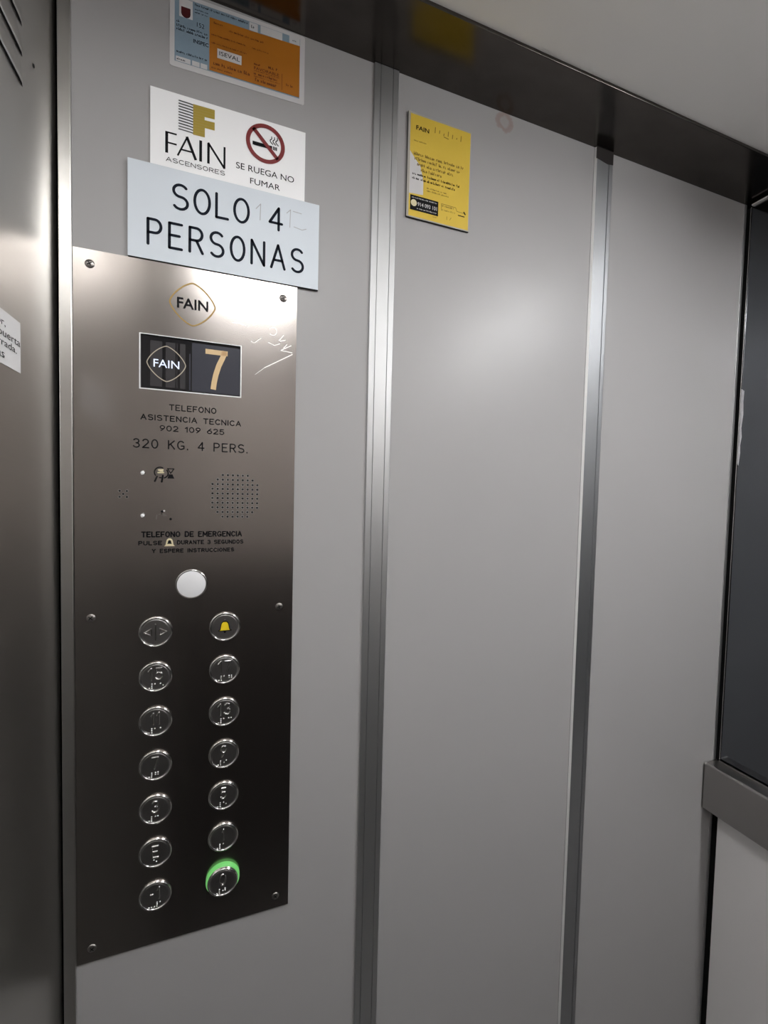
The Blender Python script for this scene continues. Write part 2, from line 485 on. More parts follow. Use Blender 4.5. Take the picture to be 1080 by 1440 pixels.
# right wall: backing, pale lower panel
mb = MB(right)
mb.box(-0.02, -YF, -Z0, ZS + .06, -0.04, -0.012, 'black')
wr = tag(mb.build('wall_right', origin=(XR, -.45, 0)), kind='structure')
mb = MB(right)
mb.box(0.0085, -YF, -Z0, -0.545, -0.010, 0.0, 'white_panel')
tag(mb.build('lower_panel', wr, bevel=.001), label='pale grey white panel below the handrail')

# wall behind the camera
mb = MB(lambda u, v, h: (u, YF - .02 + h, Z0 + v))
mb.box(XL - .03, XR + .03, -0.20, ZS + .06, 0, .02, 'taupe_panel')
wf = tag(mb.build('wall_front', origin=(.33, YF, 0)), kind='structure')
mb = MB(lambda u, v, h: (u, YF - .02 + h, Z0 + v))
mb.box(XL - .03, XR + .03, -Z0, -0.20, 0, .02, 'dark_matte')  # unseen dark lower half, added so the steel faceplate reflects dark
tag(mb.build('lower_panel', wf))

mb = MB(lambda u, v, h: (u, v, h))
mb.box(XL - .03, XR + .05, YF - .03, .02, -.03, 0, 'floor')
tag(mb.build('floor'), kind='structure')

ZC = ZS + 0.004
mb = MB(lambda u, v, h: (u, v, Z0 + h))
mb.box(XL - .03, XR + .05, YF - .03, -0.0735, ZC, ZC + .02, 'ceiling')
ceil = tag(mb.build('ceiling'), kind='structure')

# steel soffit strip along the top of the wall
mb = MB(lambda u, v, h: (u, v, Z0 + h))
mb.box(XL - .02, XR + .04, -0.0775, 0.01, ZS, ZS + .012, 'soffit')
tag(mb.build('trim_1', bevel=.0006), kind='structure')
# steel post in the left corner
mb = MB(back)
mb.box(-0.1553, -0.1446, -Z0, ZS, 0.0, 0.0035, 'post')
tag(mb.build('trim_2', bevel=.0008), kind='structure')

def profile_strip(name, sections, m='aluminium', edge=None):
    """vertical strip: (u, h) outline swept over the wall height"""
    mb = MB(back)
    a = [mb.pt(u, -Z0, h) for u, h in sections]; b = [mb.pt(u, ZS - .0006, h) for u, h in sections]
    for i in range(len(sections) - 1):
        mb.face([a[i], a[i + 1], b[i + 1], b[i]], edge if (edge and i == 1) else m)
    mb.face(a, m); mb.face(b[::-1], m)
    return tag(mb.build(name), kind='structure')
def grooved(u0, u1, grooves, h=.0026, r=.0009, gw=.0005):
    s = [(u0, 0.0), (u0, h - r), (u0 + r * .3, h - r * .3), (u0 + r, h)]
    for g in grooves: s += [(g - gw, h), (g - gw * .4, h - .0012), (g + gw * .4, h - .0012), (g + gw, h)]
    s += [(u1 - r, h), (u1 - r * .3, h - r * .3), (u1, h - r), (u1, 0.0)]
    return s
profile_strip('trim_3', grooved(.1543, .1850, (.1621, .1775)))
strip_r = profile_strip('trim_4', [(.4868, 0), (.4868, .0006), (.4892, .0034)] + grooved(.4872, .5198, (.5115,), h=.0034, r=.0016, gw=.0008)[4:], 'aluminium_dull', 'edge_glint')  # left chamfer's specular line put into its colour
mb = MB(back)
mb.prism([(.4880, .4872), (.5085, .4838), (.5190, .4852), (.5190, .5030), (.4880, .5030)], .0030, .0038, 'dark_matte')  # flat dark patch over the strip's upper end
mb.build('end_patch', strip_r, origin=tuple(strip_r.location))['label'] = 'dark patch at the top'
profile_strip('trim_5', grooved(.8132, .8190, (), h=.0012, r=.0004))

# ------------------------------------------------ ceiling lamps (behind the camera)
for i, (x, side, hw, ya, yb) in enumerate(((0.045, 'left', .10, -.575, -.42), (0.745, 'right', .027, -.835, -.43))):
    zc = Z0 + ZC
    t = thing('ceiling_light', (x, -.56, zc - .034), 'slim white strip lamp on the ceiling along the %s wall' % ('steel' if side == 'left' else 'mirrored'), 'ceiling light')
    mb = MB(lambda u, v, h: (u, v, h))
    mb.box(x - hw - .008, x + hw + .008, ya - .008, yb + .008, zc - .010, zc, 'lamp_frame')
    for q in (ya, yb):
        k = -1 if q == ya else 1
        mb.box(x - hw - .003, x + hw + .003, min(q + k * .0003, q + k * .006), max(q + k * .0003, q + k * .006), zc - .037, zc - .0095, 'lamp_frame')
    mb.build('lamp_housing', t, bevel=.002)
    mb = MB(lambda u, v, h: (u, v, h))
    mb.box(x - hw, x + hw, ya, yb, zc - .034, zc - .0102, 'lamp' if side == 'right' else 'lamp_soft')
    mb.build('diffuser', t)

# ================================================================= MIRROR
mi = thing('wall_mirror', (XR, -.45, Z0 - .455), 'tall dark smoked mirror on the right wall above the handrail', 'mirror')
mb = MB(right); mb.box(.0072, -YF - .02, -.4555, .4965, -.0110, -.0005, 'mirror', 'black')
mb.build('mirror_glass', mi, bevel=.0012)
mb = MB(right); mb.box(.0095, -YF - .02, .4968, .4990, -.0110, .0040, 'white_panel'); mb.build('top_trim', mi)
mb = MB(right); mb.box(.0072, -YF - .02, -.4585, -.4558, -.0110, .003, 'rail'); mb.build('bottom_trim', mi)
mb = MB(right)
mb.prism([(.0078, .068), (.0092, .064), (.0108, .085), (.0100, .098), (.0118, .112), (.0104, .128), (.0122, .150), (.0112, .172), (.0118, .190), (.0078, .194)], -.0005, .0003, 'flake')
mb.build('edge_flake', mi)['label'] = 'worn silvery flake on the mirror edge'
mb = MB(right); mb.box(.0062, .0071, -.4555, .4965, -.0110, .0004, 'chrome'); mb.build('edge_trim', mi, bevel=.0002)

# =============================================================== HANDRAIL
mb = MB(right)
prof = [(-.4590, -.0004), (-.4585, .0285), (-.4605, .0305), (-.5385, .0305), (-.5405, .0285), (-.5405, -.0004)]
n = len(prof)
A = [mb.pt(.0012, v, h) for v, h in prof]; B = [mb.pt(-YF - .03, v, h) for v, h in prof]
for i in range(n):
    j = (i + 1) % n
    mb.face([A[j], A[i], B[i], B[j]][::-1], 'rail')
mb.face(A, 'rail'); mb.face(B[::-1], 'rail')
hr = mb.build('handrail', bevel=.0012)
tag(hr, 'flat brushed steel handrail across the right wall under the dark mirror', 'handrail')

# ========================================================== CONTROL PANEL
PH = 0.002                     # thickness of the faceplate
cp = thing('control_panel', (-.0378, 0, Z0 - .491), 'tall brushed steel lift control panel with two columns of round buttons', 'control panel')
mb = MB(back)
SU0, SU1, SV0, SV1 = -.0868, .0092, .1025, .1566        # display opening
F = [-.1442, .0688, -.4910, .2302]
rects = [(F[0], SU0, F[2], F[3]), (SU1, F[1], F[2], F[3]), (SU0, SU1, F[2], SV0), (SU0, SU1, SV1, F[3])]
us, vs = [F[0], SU0, SU1, F[1]], [F[2], SV0, SV1, F[3]]
g = [[mb.pt(u, v, PH) for v in vs] for u in us]
g0 = [[mb.pt(u, v, 0.0) for v in vs] for u in us]
for i in range(3):
    for j in range(3):
        if i == 1 and j == 1: continue
        mb.face([g[i][j], g[i + 1][j], g[i + 1][j + 1], g[i][j + 1]], 'faceplate')
for i in range(3):
    mb.face([g0[i][0], g0[i + 1][0], g[i + 1][0], g[i][0]], 'faceplate')
    mb.face([g[i][3], g[i + 1][3], g0[i + 1][3], g0[i][3]], 'faceplate')
    mb.face([g0[0][i + 1], g0[0][i], g[0][i], g[0][i + 1]][::-1][::-1], 'faceplate')
    mb.face([g0[3][i], g0[3][i + 1], g[3][i + 1], g[3][i]], 'faceplate')
mb.face([g[1][1], g[2][1], g0[2][1], g0[1][1]][::-1][::-1], 'faceplate'); mb.face([g[2][2], g[1][2], g0[1][2], g0[2][2]], 'faceplate')
mb.face([g[1][2], g[1][1], g0[1][1], g0[1][2]], 'faceplate'); mb.face([g[2][1], g[2][2], g0[2][2], g0[2][1]], 'faceplate')
faceplate = mb.build('faceplate', cp)

# display: recessed black glass, lit letters and digit
mb = MB(back)
mb.rect(SU0 + .0002, SU1 - .0002, SV0 + .0002, SV1 - .0002, .0004, 'glass_black')
disp = mb.build('display', cp)
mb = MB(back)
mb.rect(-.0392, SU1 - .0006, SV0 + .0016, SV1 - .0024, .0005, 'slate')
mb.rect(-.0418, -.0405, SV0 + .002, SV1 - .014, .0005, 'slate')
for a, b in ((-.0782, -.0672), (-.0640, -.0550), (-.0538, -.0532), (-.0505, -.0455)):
    mb.rect(a, b, SV0 + .003, SV1 - .005, .0005, 'strip_dark')  # slightly paler upright bars on the black glass
mb.build('display_rect', disp)
mb = MB(back)
mb.stroke([(-.0261, .1472), (-.0040, .1472)], .0052, .0008, 'seven', round_cap=False)
mb.stroke([(-.0066, .1492), (-.0092, .1418), (-.0128, .1335), (-.0156, .1240), (-.0173, .1155), (-.0182, .1078)], .0053, .0008, 'seven', round_cap=False)
mb.build('digit', disp)['label'] = 'gold lit figure seven'
mb = MB(back)
font_text(mb, 'FAIN', -.0752, -.0512, .1252, .1331, .0008, 'lit_white', bold=.004)
mb.build('lettering', disp)['label'] = 'blue white lit lettering'
mb = MB(back)
mb.stroke(round_diamond(-.0632, .1293, .0180), .0009, .0007, 'lit_outline', closed=True)
mb.build('outline', disp)
mb = MB(back)                    # cut edge of the opening, its glint painted as a pale colour
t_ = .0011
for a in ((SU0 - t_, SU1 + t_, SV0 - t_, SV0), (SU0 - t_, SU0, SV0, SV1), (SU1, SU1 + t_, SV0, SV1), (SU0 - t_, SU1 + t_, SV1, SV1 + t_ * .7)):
    mb.box(*a, PH - .0005, PH + .0004, 'edge_glint')
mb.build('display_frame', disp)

# maker's emblem
mb = MB(back)
mb.stroke(round_diamond(-.0386, .1930, .0217), .0014, PH + .0002, 'gold_line', closed=True)
em = mb.build('emblem', cp); em['label'] = 'gold rounded diamond outline with black lettering'
mb = MB(back)
font_text(mb, 'FAIN', -.0535, -.0236, .1878, .1986, PH + .0002, 'ink', bold=.02)
mb.build('lettering', em)

# engraved lettering
mb = MB(back); e = PH + .00015
text_strokes(mb, 'TELEFONO', -.0606, -.0149, .0818, .0063, .0010, e, 'ink', gap=.3)
mb.build('lettering', cp)
mb = MB(back); text_strokes(mb, 'ASISTENCIA TECNICA', -.0868, .0104, .0703, .0060, .0010, e, 'ink', gap=.3); mb.build('lettering', cp)
mb = MB(back); text_strokes(mb, '902 109 625', -.0692, -.0068, .0600, .0060, .0010, e, 'ink', gap=.3); mb.build('lettering', cp)
mb = MB(back); text_strokes(mb, '320 KG. 4 PERS.', -.0936, .0176, .0415, .0096, .0012, e, 'ink', gap=.34); mb.build('lettering', cp)
mb = MB(back); text_strokes(mb, 'TELEFONO DE EMERGENCIA', -.0861, .0125, -.0503, .0062, .0013, e, 'ink', gap=.3); mb.build('lettering', cp)
mb = MB(back)
text_strokes(mb, 'PULSE', -.0887, -.0668, -.0585, .0046, .0010, e, 'ink', gap=.34)
text_strokes(mb, 'DURANTE 3 SEGUNDOS', -.0526, .0139, -.0582, .0046, .0010, e, 'ink', gap=.34)
mb.build('lettering', cp)
mb = MB(back); text_strokes(mb, 'Y ESPERE INSTRUCCIONES', -.0763, .0045, -.0668, .0044, .0010, e, 'ink', gap=.34); mb.build('lettering', cp)

def bell(mb, cu, cv, s, h, m, w=None, dome=False, h0=None):
    P = [(-.50, -.36), (-.36, -.22), (-.31, .10)] + arc(0, .10, .30, .34, 172, 8, 10) + [(.31, .10), (.36, -.22), (.50, -.36)]
    P = [(cu + x * s, cv + y * s) for x, y in P]
    if w: mb.stroke(P, w, h, m, closed=True, dome=dome, h0=h0)
    else: mb.flat(P, h, m)
mb = MB(back)
bell(mb, -.0597, -.0560, .0105, e, 'cream'); bell(mb, -.0597, -.0555, .0050, e + .0001, 'ink')
mb.build('bell_symbol', cp)['label'] = 'small cream bell symbol'

# pictograms beside the two pilot lights
mb = MB(back)
mb.stroke(arc(-.0688, .0172, .0052, .0054, 60, 215, 12), .0011, e, 'ink')
mb.stroke([(-.0660, .0200), (-.0702, .0196)], .0014, e, 'cream'); mb.stroke([(-.0656, .0172), (-.0706, .0170)], .0014, e, 'cream')
mb.stroke([(-.0662, .0186), (-.0688, .0186)], .0010, e, 'cream')
mb.stroke([(-.0715, .0130), (-.0736, .0080)], .0016, e, 'ink'); mb.stroke([(-.0662, .0140), (-.0672, .0076)], .0017, e, 'ink')
mb.stroke(arc(-.0664, .0165, .0052, .0050, 40, -70, 8), .0013, e, 'ink'); mb.stroke([(-.0692, .0118), (-.0680, .0118)], .0012, e, 'ink')
mb.build('telephone_symbol', cp)
mb = MB(back)
mb.stroke([(-.0618, .0214), (-.0558, .0214), (-.0588, .0166)], .0009, e, 'ink', closed=True)
mb.flat([(-.0620, .0112), (-.0554, .0112), (-.0572, .0156), (-.0604, .0156)], e, 'ink')
mb.build('hourglass_symbol', cp)
mb = MB(back)
mb.stroke(arc(-.0672, -.0300, .0050, .0042, 120, 30, 8), .0010, e, 'relief')
mb.disc(-.0668, -.0234, .0013, e, 'ink'); mb.disc(-.0648, -.0226, .0010, e + .0001, 'scratch')
mb.stroke([(-.0680, -.0252), (-.0645, -.0282)], .0010, e, 'relief'); mb.disc(-.0588, -.0312, .0012, e, 'ink')
mb.stroke([(-.0716, -.0270), (-.0722, -.0312)], .0012, e, 'relief')
mb.build('telephone_symbol', cp)

def holes(mb, pts, r, rim=.0006):
    for u, v in pts:
        mb.disc(u, v, r, PH + .00008, 'hole', 12)
        mb.lathe(u, v, [(r + rim, PH), (r + rim * .55, PH + .0003), (r, PH + .0001)], 'cap', 16)
for v in (.0162, -.0276):
    mb = MB(back)
    mb.lathe(-.0848, v, [(.0027, PH), (.0023, PH + .0007), (.0018, PH + .0004)], 'relief', 20)
    mb.lathe(-.0848, v, [(.0018, PH + .0004), (.0010, PH + .0013), (0, PH + .0016)], 'window', 16)
    mb.build('pilot_light', cp)
mb = MB(back)
holes(mb, [(-.1021 + a, -.0058 + b) for a, b in ((0, 0), (-.0032, .0030), (.0032, .0030), (-.0032, -.0030), (.0032, -.0030))], .0011, .0004)
mb.build('microphone_hole', cp)
mb = MB(back)
cnt = [6, 8, 10, 10, 10, 10, 10, 10, 8, 6]
holes(mb, [(.0050 + (i - (c - 1) / 2) * .00515, .0168 - k * .00502) for k, c in enumerate(cnt) for i in range(c)], .0012, .0004)
mb.build('speaker_grille', cp)

mb = MB(back)
mb.lathe(-.0383, -.1008, [(.0158, PH), (.0158, PH + .0014), (.0150, PH + .0020), (.0142, PH + .0016)], 'chrome', 48)
iw = mb.build('indicator_window', cp)
mb = MB(back)
mb.lathe(-.0383, -.1008, [(.0142, PH + .0014), (.0125, PH + .0019), (.006, PH + .0023), (0, PH + .0024)], 'window', 48)
mb.build('lens', iw)['label'] = 'round milky white lens'

for u, v in ((-.1302, .2165), (.0536, .2155), (-.1306, -.1308), (.0537, -.1313), (-.1307, -.4766), (.0540, -.4766)):
    mb = MB(back)
    mb.lathe(u, v, [(.0042, PH), (.0040, PH + .0005), (.0032, PH + .0011), (0, PH + .0013)], 'screw', 24)
    sc_ = mb.build('screw', cp)
    mb = MB(back)
    a = rnd.uniform(.2, 1.2)
    for q in (0, PI / 2):
        c, s = math.cos(a + q) * .0019, math.sin(a + q) * .0019
        mb.stroke([(u - c, v - s), (u + c, v + s)], .0009, PH + .0014, 'hole')
    mb.build('cross_slot', sc_)

# scratches scribbled beside the display
mb = MB(back); h_ = PH + .00012
for P, w in (([(.0013, .1805), (.0067, .1812), (.0152, .1790)], .0010), ([(.0202, .1637), (.0230, .1620), (.0306, .1687)], .0008),
             (arc(.0428, .1776, .0044, .0042, 150, -60, 10), .0006), (arc(.0428, .1776, .0044, .0042, 230, 300, 5), .0007),
             ([(.0384, .1648), (.0448, .1625), (.0505, .1651)], .0008), ([(.0498, .1686), (.0547, .1751)], .0009),
             ([(.0512, .1681), (.0570, .1700)], .0009), ([(.0585, .1654), (.0549, .1613)], .0008), ([(.0629, .1646), (.0513, .1579), (.0641, .1570)], .0009),
             ([(.0645, .1552), (.0345, .1369)], .0010), ([(.0345, .1369), (.0247, .1285)], .0005), ([(.0228, .1812), (.0283, .1859)], .0005)):
    mb.stroke(P, w, h_, 'scratch')
mb.build('scratch_mark', cp)['label'] = 'bright scratches scribbled beside the display'

# ------------------------------------------------------------ push buttons
BR = {'num': (3, 4, 5, 6), '0': (2, 4, 5), '1': (1,), '3': (1, 4), '5': (1, 5), '7': (1, 2, 4, 5), '9': (2, 4), '-': (3, 6)}
DOT = {1: (0, 0), 2: (0, 1), 3: (0, 2), 4: (1, 0), 5: (1, 1), 6: (1, 2)}
SHARED = {}
def copy_child(src, parent):
    c = src.copy(); COL.objects.link(c); c.parent = parent
    return c
def push_button(u, v, sym, lit=False, label=None):
    """bezel ring with cap, raised sign and braille; every button a part of the panel"""
    base = back(u, v, PH)
    ox = Vector(base)
    loc = lambda a, b, h: (ox.x + a, ox.y - h, ox.z + b)
    L = .0052 if lit else 0.0
    key = ('ring', lit)
    if key not in SHARED:
        mb = MB(loc)
        mb.lathe(0, 0, [(.0160, 0), (.0160, L + .0019), (.0155, L + .0027), (.0147, L + .0029), (.0140, L + .0024), (.0137, L + .0012)], 'chrome', 48)
        pb = mb.build('push_button', cp, origin=base); SHARED[key] = pb
    else:
        pb = copy_child(SHARED[key], cp); pb.location = Vector(base) - parent_origin(cp)
    pb['_o'] = list(base); pb['label'] = label
    key = ('cap', lit)
    if key not in SHARED:
        mb = MB(loc)
        mb.lathe(0, 0, [(.0137, L + .0010), (.0133, L + .0019), (.0127, L + .0022), (0, L + .0022)], 'cap', 48)
        # the flat face keeps flat shading
        for i in range(len(mb.f) - 48, len(mb.f)): mb.sm[i] = False
        SHARED[key] = mb.build('button_cap', pb, origin=base)
    else:
        copy_child(SHARED[key], pb)
    hc = L + .0022
    mb = MB(loc)
    if sym == 'bell':
        bell(mb, 0, .0005, .0132, hc + .0003, 'yellow_bell')
        bell(mb, 0, .0005, .0132, hc + .0008, 'ink', w=.0010, dome=True, h0=hc)
        mb.stroke([(0, .0056), (0, .0078)], .0012, hc + .0008, 'relief', dome=True, h0=hc)
        mb.disc(0, .0082, .0007, hc + .0009, 'braille', 10)
        mb.flat([(-.0016, -.0048), (.0016, -.0048), (0, -.0072)], hc + .0004, 'ink')
        mb.build('bell_symbol', pb, origin=base)['label'] = 'yellow bell with black outline'
    elif sym == 'door':
        for s in (-1, 1):
            mb.stroke([(s * .0105, 0), (s * .0040, .0036), (s * .0040, -.0036)], .0014, hc + .0009, 'relief', closed=True, dome=True, h0=hc)
        mb.stroke([(0, -.0085), (0, .0075)], .0013, hc + .0009, 'relief', dome=True, h0=hc)
        mb.disc(0, .0088, .0007, hc + .0009, 'braille', 10)
        mb.build('door_symbol', pb, origin=base)
    else:
        wds = {1: .0078, 2: .0152}[len(sym)]
        if sym == '1': wds = .0034
        if sym == '11': wds = .0095
        if sym == '-1': wds = .0105
        text_strokes(mb, sym, -wds / 2, wds / 2, -.0036 if sym != 'E' else -.0052, .0142, .0021, hc + .0014, 'relief', gap=.34 if sym != '-1' else .6, dome=True, h0=hc)
        mb.build('numeral', pb, origin=base)
        mb = MB(loc)
        cells = ([('-')] if sym[0] == '-' else []) + (['num'] if sym != 'E' else []) + [c for c in sym if c != '-']
        x = -.0058 if sym != 'E' else -.0012
        for c in cells:
            for d in (BR[c] if c != 'E' else (1, 5)):
                i, j = DOT[d]
                mb.lathe(x + i * .0024, -.0072 - j * .0021, [(.00085, hc), (.00065, hc + .0006), (0, hc + .0010)], 'braille', 8)
            x += .0060 if len(cells) < 3 else .0053
        mb.build('braille', pb, origin=base)
    if lit:
        mb = MB(loc)
        mb.lathe(0, 0, [(.0178, 0), (.0178, .0034), (.0172, .0046), (.0161, .0050)], 'green_glow', 48)
        mb.build('light_ring', pb, origin=base)['label'] = 'ring lit green'
    return pb
kk = 0.9955                     # the button faces stand proud of the wall
rowL = ('door', '15', '11', '7', '3', 'E', '-1')
rowR = ('bell', '17', '13', '9', '5', '1', '0')
for i in range(7):
    v = (-.1502 - .04805 * i) * kk
    push_button(-.0724, v, rowL[i], label='round steel door-opening button' if i == 0 else 'round steel button with raised %s' % rowL[i])
    push_button(-.0044, v, rowR[i], lit=(i == 6), label='round steel alarm button with yellow bell' if i == 0 else
                'round steel button with raised %s%s' % (rowR[i], ', lit green' if i == 6 else ''))

# ======================================================== CAPACITY SIGN
cs = thing('capacity_sign', (-.003, 0, Z0 + .2305), 'pale blue-grey engraved sign reading SOLO 4 PERSONAS above the control panel', 'sign')
mb = MB(back); mb.box(-.0977, .0920, .2308, .3247, 0, .0036, 'engraved_plate', 'plate_core')
mb.build('plate', cs)
e = .0038
mb = MB(back); text_strokes(mb, 'SOLO', -.0585, .0172, .2846, .0266, .0027, e, 'navy_ink', gap=.30, slope=.012); mb.build('lettering', cs)
mb = MB(back); text_strokes(mb, '4', .0366, .0522, .2858, .0258, .0027, e, 'navy_ink'); mb.build('lettering', cs)
mb = MB(back); text_strokes(mb, 'PERSONAS', -.0812, .0758, .2444, .0272, .0027, e, 'navy_ink', gap=.37, slope=.004); mb.build('lettering', cs)
mb = MB(back)
for P in ([(.0235, .3045), (.0282, .3105), (.0278, .2935)], [(.0560, .3075), (.0600, .3120), (.0595, .2930)], [(.0630, .3110), (.0720, .3105)],
          [(.0640, .2945), (.0730, .2930), (.0775, .2950)]):
    mb = MB(back); mb.stroke(P, .0008, e - .0001, 'faint_ink'); mb.build('scratch_mark', cs)['label'] = 'faint scratched figures around the 4'

# ====================================================== NO SMOKING SIGN
ns = thing('no_smoking_sign', (-.001, 0, Z0 + .3252), 'white FAIN ASCENSORES sign with round red no smoking symbol', 'sign')
mb = MB(back); mb.box(-.0783, .0755, .3252, .4004, 0, .0016, 'white_plate')
mb.build('plate', ns)
e = .0018
mb = MB(back)
nst = 11
for k in range(nst):
    v = .3943 - k * .00279
    mb.stroke([(-.0528, v), (-.0425, v - .0002), (-.0392, v - .0005)], .0012 if k < 9 else .0010, e, 'gray_ink', round_cap=False)
mb.flat([(-.0392, .3949), (-.0186, .3952), (-.0186, .3858), (-.0283, .3853), (-.0283, .3822), (-.0186, .3826), (-.0186, .3746), (-.0280, .3744), (-.0280, .3650), (-.0392, .3646)], e, 'ocre')
for k in range(nst):
    v = .3935 - k * .00279
    u1 = -.0190 if (v > .386 or .3755 < v < .382) else -.0284
    mb.stroke([(-.0390, v), (u1, v + .0003)], .0006, e + .0001, 'gold', round_cap=False)
mb.build('emblem', ns)['label'] = 'ochre striped letter F emblem'
mb = MB(back)
def serifless(mb, u0, u1, v0, v1):
    w = .0026; th = .0016; H = v1 - v0
    mb.stroke([(u0 + w / 2, v0), (u0 + w / 2, v1)], w, e, 'ink', round_cap=False)
    mb.stroke([(u0, v1 - th / 2), (u0 + .0105, v1 - th / 2)], th, e, 'ink', round_cap=False)
    mb.stroke([(u0, v0 + H * .49), (u0 + .0105, v0 + H * .49)], th, e, 'ink', round_cap=False)
    a0, a1 = u0 + .0108, u0 + .0292; am = (a0 + a1) / 2
    mb.stroke([(a0 + .0006, v0), (am, v1 - .001)], th, e, 'ink', round_cap=False)
    mb.stroke([(am - .0002, v1), (a1 - .0008, v0)], w, e, 'ink', round_cap=False)
    mb.stroke([(a0 + .004, v0 + H * .33), (a1 - .004, v0 + H * .33)], th, e, 'ink', round_cap=False)
    mb.stroke([(u0 + .0329, v0), (u0 + .0329, v1)], w, e, 'ink', round_cap=False)
    n0 = u0 + .0404
    mb.stroke([(n0, v0), (n0, v1 - .0005)], w * .9, e, 'ink', round_cap=False)
    mb.stroke([(n0 - .0004, v1), (u1 - .0006, v0 - .001)], w * .8, e, 'ink', round_cap=False)
    mb.stroke([(u1 - .0008, v0 - .001), (u1 - .0008, v1)], w * .75, e, 'ink', round_cap=False)
serifless(mb, -.0648, -.0080, .3398, .3608)
mb.build('lettering', ns)
mb = MB(back); text_strokes(mb, 'ASCENSORES', -.0642, -.0082, .3316, .0046, .00065, e, 'gray_ink', gap=.22); mb.build('lettering', ns)
mb = MB(back); font_text(mb, 'SE RUEGA NO', .0028, .0636, .3428, .3492, e, 'ink'); mb.build('lettering', ns)
mb = MB(back); font_text(mb, 'FUMAR', .0172, .0485, .3305, .3366, e, 'ink'); mb.build('lettering', ns)
nc, nr = (.0328, .3760), .0204
mb = MB(back)
mb.stroke(arc(nc[0], nc[1], nr - .0021, nr - .0021, 0, 360, 48), .0042, e + .0002, 'red', closed=True)
c45 = (nr - .002) * .7071
mb.stroke([(nc[0] - c45, nc[1] + c45), (nc[0] + c45, nc[1] - c45)], .0040, e + .0002, 'red', round_cap=False)
sy = mb.build('prohibition_symbol', ns); sy['label'] = 'dark red ring and slash over a cigarette'
mb = MB(back)
mb.rect(nc[0] - .0135, nc[0] + .0068, nc[1] - .0042, nc[1] - .0004, e + .0001, 'ink')
for k in range(3): mb.rect(nc[0] + .0076 + k * .0016, nc[0] + .0088 + k * .0016, nc[1] - .0042, nc[1] - .0004, e + .0001, 'gray_ink')
for k in range(3):
    x = nc[0] + .0052 + k * .0030
    mb.stroke([(x + .0022, nc[1] + .0016), (x - .0002, nc[1] + .0036), (x - .0006, nc[1] + .0052), (x + .0012, nc[1] + .0072), (x + .0010, nc[1] + .0092)], .0009, e + .0001, 'ink')
mb.build('cigarette_symbol', sy)

# =================================================== INSPECTION STICKER
st = thing('inspection_sticker', (.006, 0, Z0 + .429), 'blue and orange inspection sticker with white border at the top of the wall', 'sticker')
SL = .022                        # the sticker was put on slightly crooked
mb = MB(back)
def sk(u, v): return (u, v + SL * u)
mb.prism([sk(*p) for p in round_rect(-.0612, .0735, .4285, .5012, .0022)], 0, .0004, 'sticker_white')
mb.build('backing', st)
mb = MB(back); mb.flat([sk(-.0568, .4340), sk(.0682, .4340), sk(.0682, .4972), sk(-.0568, .4972)], .0005, 'sticker_blue')
mb.build('printed_face', st)
mb = MB(back)
for a in ((-.0555, -.0420, .4345, .4392), (-.0405, -.0335, .4345, .4392), (-.0325, -.0262, .4345, .4392), (.0148, .0234, .4885, .4966), (.0262, .0490, .4890, .4968), (.0565, .0678, .4896, .4972)):
    mb = MB(back)
    mb.flat([sk(a[0], a[2]), sk(a[1], a[2]), sk(a[1], a[3]), sk(a[0], a[3])], .0006, 'sticker_white')
    mb.build('printed_box', st)
mb = MB(back)
mb.flat([sk(*p) for p in [(-.0526, .4785), (-.0402, .4785), (-.0402, .4965), (-.0526, .4965)]], .0006, 'sticker_white')
mb.flat([sk(*p) for p in [(-.0508, .4885), (-.0422, .4885), (-.0422, .4825)] + arc(-.0465, .4825, .0043, .0042, 0, -180, 10) + [(-.0508, .4885)]], .0007, 'maroon')
mb.build('crest', st)['label'] = 'dark maroon shield on white'
mb = MB(back)
font_text(mb, 'INSPEC', -.0395, -.0250, .4560, .4598, .0007, 'sticker_navy', bold=.02, slope=.0003)
mb.build('lettering', st)
mb = MB(back)
font_text(mb, '152', -.0362, -.0292, .4728, .4772, .0007, 'sticker_navy')
mb.build('handwriting', st)
mb = MB(back)
for a, b, v, hh in ((-.0548, -.0500, .4722, .0022), (-.0548, -.0250, .4680, .0024), (-.0548, -.0250, .4645, .0026), (-.0548, -.0250, .4428, .0022), (-.0545, -.0450, .4358, .0018),
                    (-.0380, .0140, .4935, .0020), (-.0380, -.0250, .4895, .0014), (-.0380, -.0250, .4865, .0014), (.0170, .0215, .4912, .0030), (.0600, .0650, .4925, .0014)):
    mb = MB(back); blurred_line(mb, a, b, v + SL * a, hh, .0007, 'sticker_navy', SL); mb.build('small_print', st)
mb = MB(back)
mb.prism([sk(-.0242, .4352), sk(.0680, .4352), sk(.0680, .4896), sk(.02, .4880), sk(-.0242, .4872)], .0005, .0008, 'orange')
ol = mb.build('orange_label', st); ol['label'] = 'orange overlay label'
mb = MB(back); mb.prism([sk(-.0166, .4494), sk(.0072, .4496), sk(.0074, .4588), sk(-.0166, .4588)], .0008, .0010, 'sticker_white')
font_text(mb, 'ISEVAL', -.0146, .0056, .4521, .4562, .0012, 'ink')
mb.build('name_label', ol)
mb = MB(back)
font_text(mb, 'FAVORABLE', .0200, .0460, .4502, .4532, .0010, 'orange_ink', bold=.01, slope=.0008)
font_text(mb, 'ASTER CLIO', .0215, .0470, .4368, .4405, .0010, 'orange_ink', slope=.0008) if False else None
mb.build('lettering', ol)
mb = MB(back)
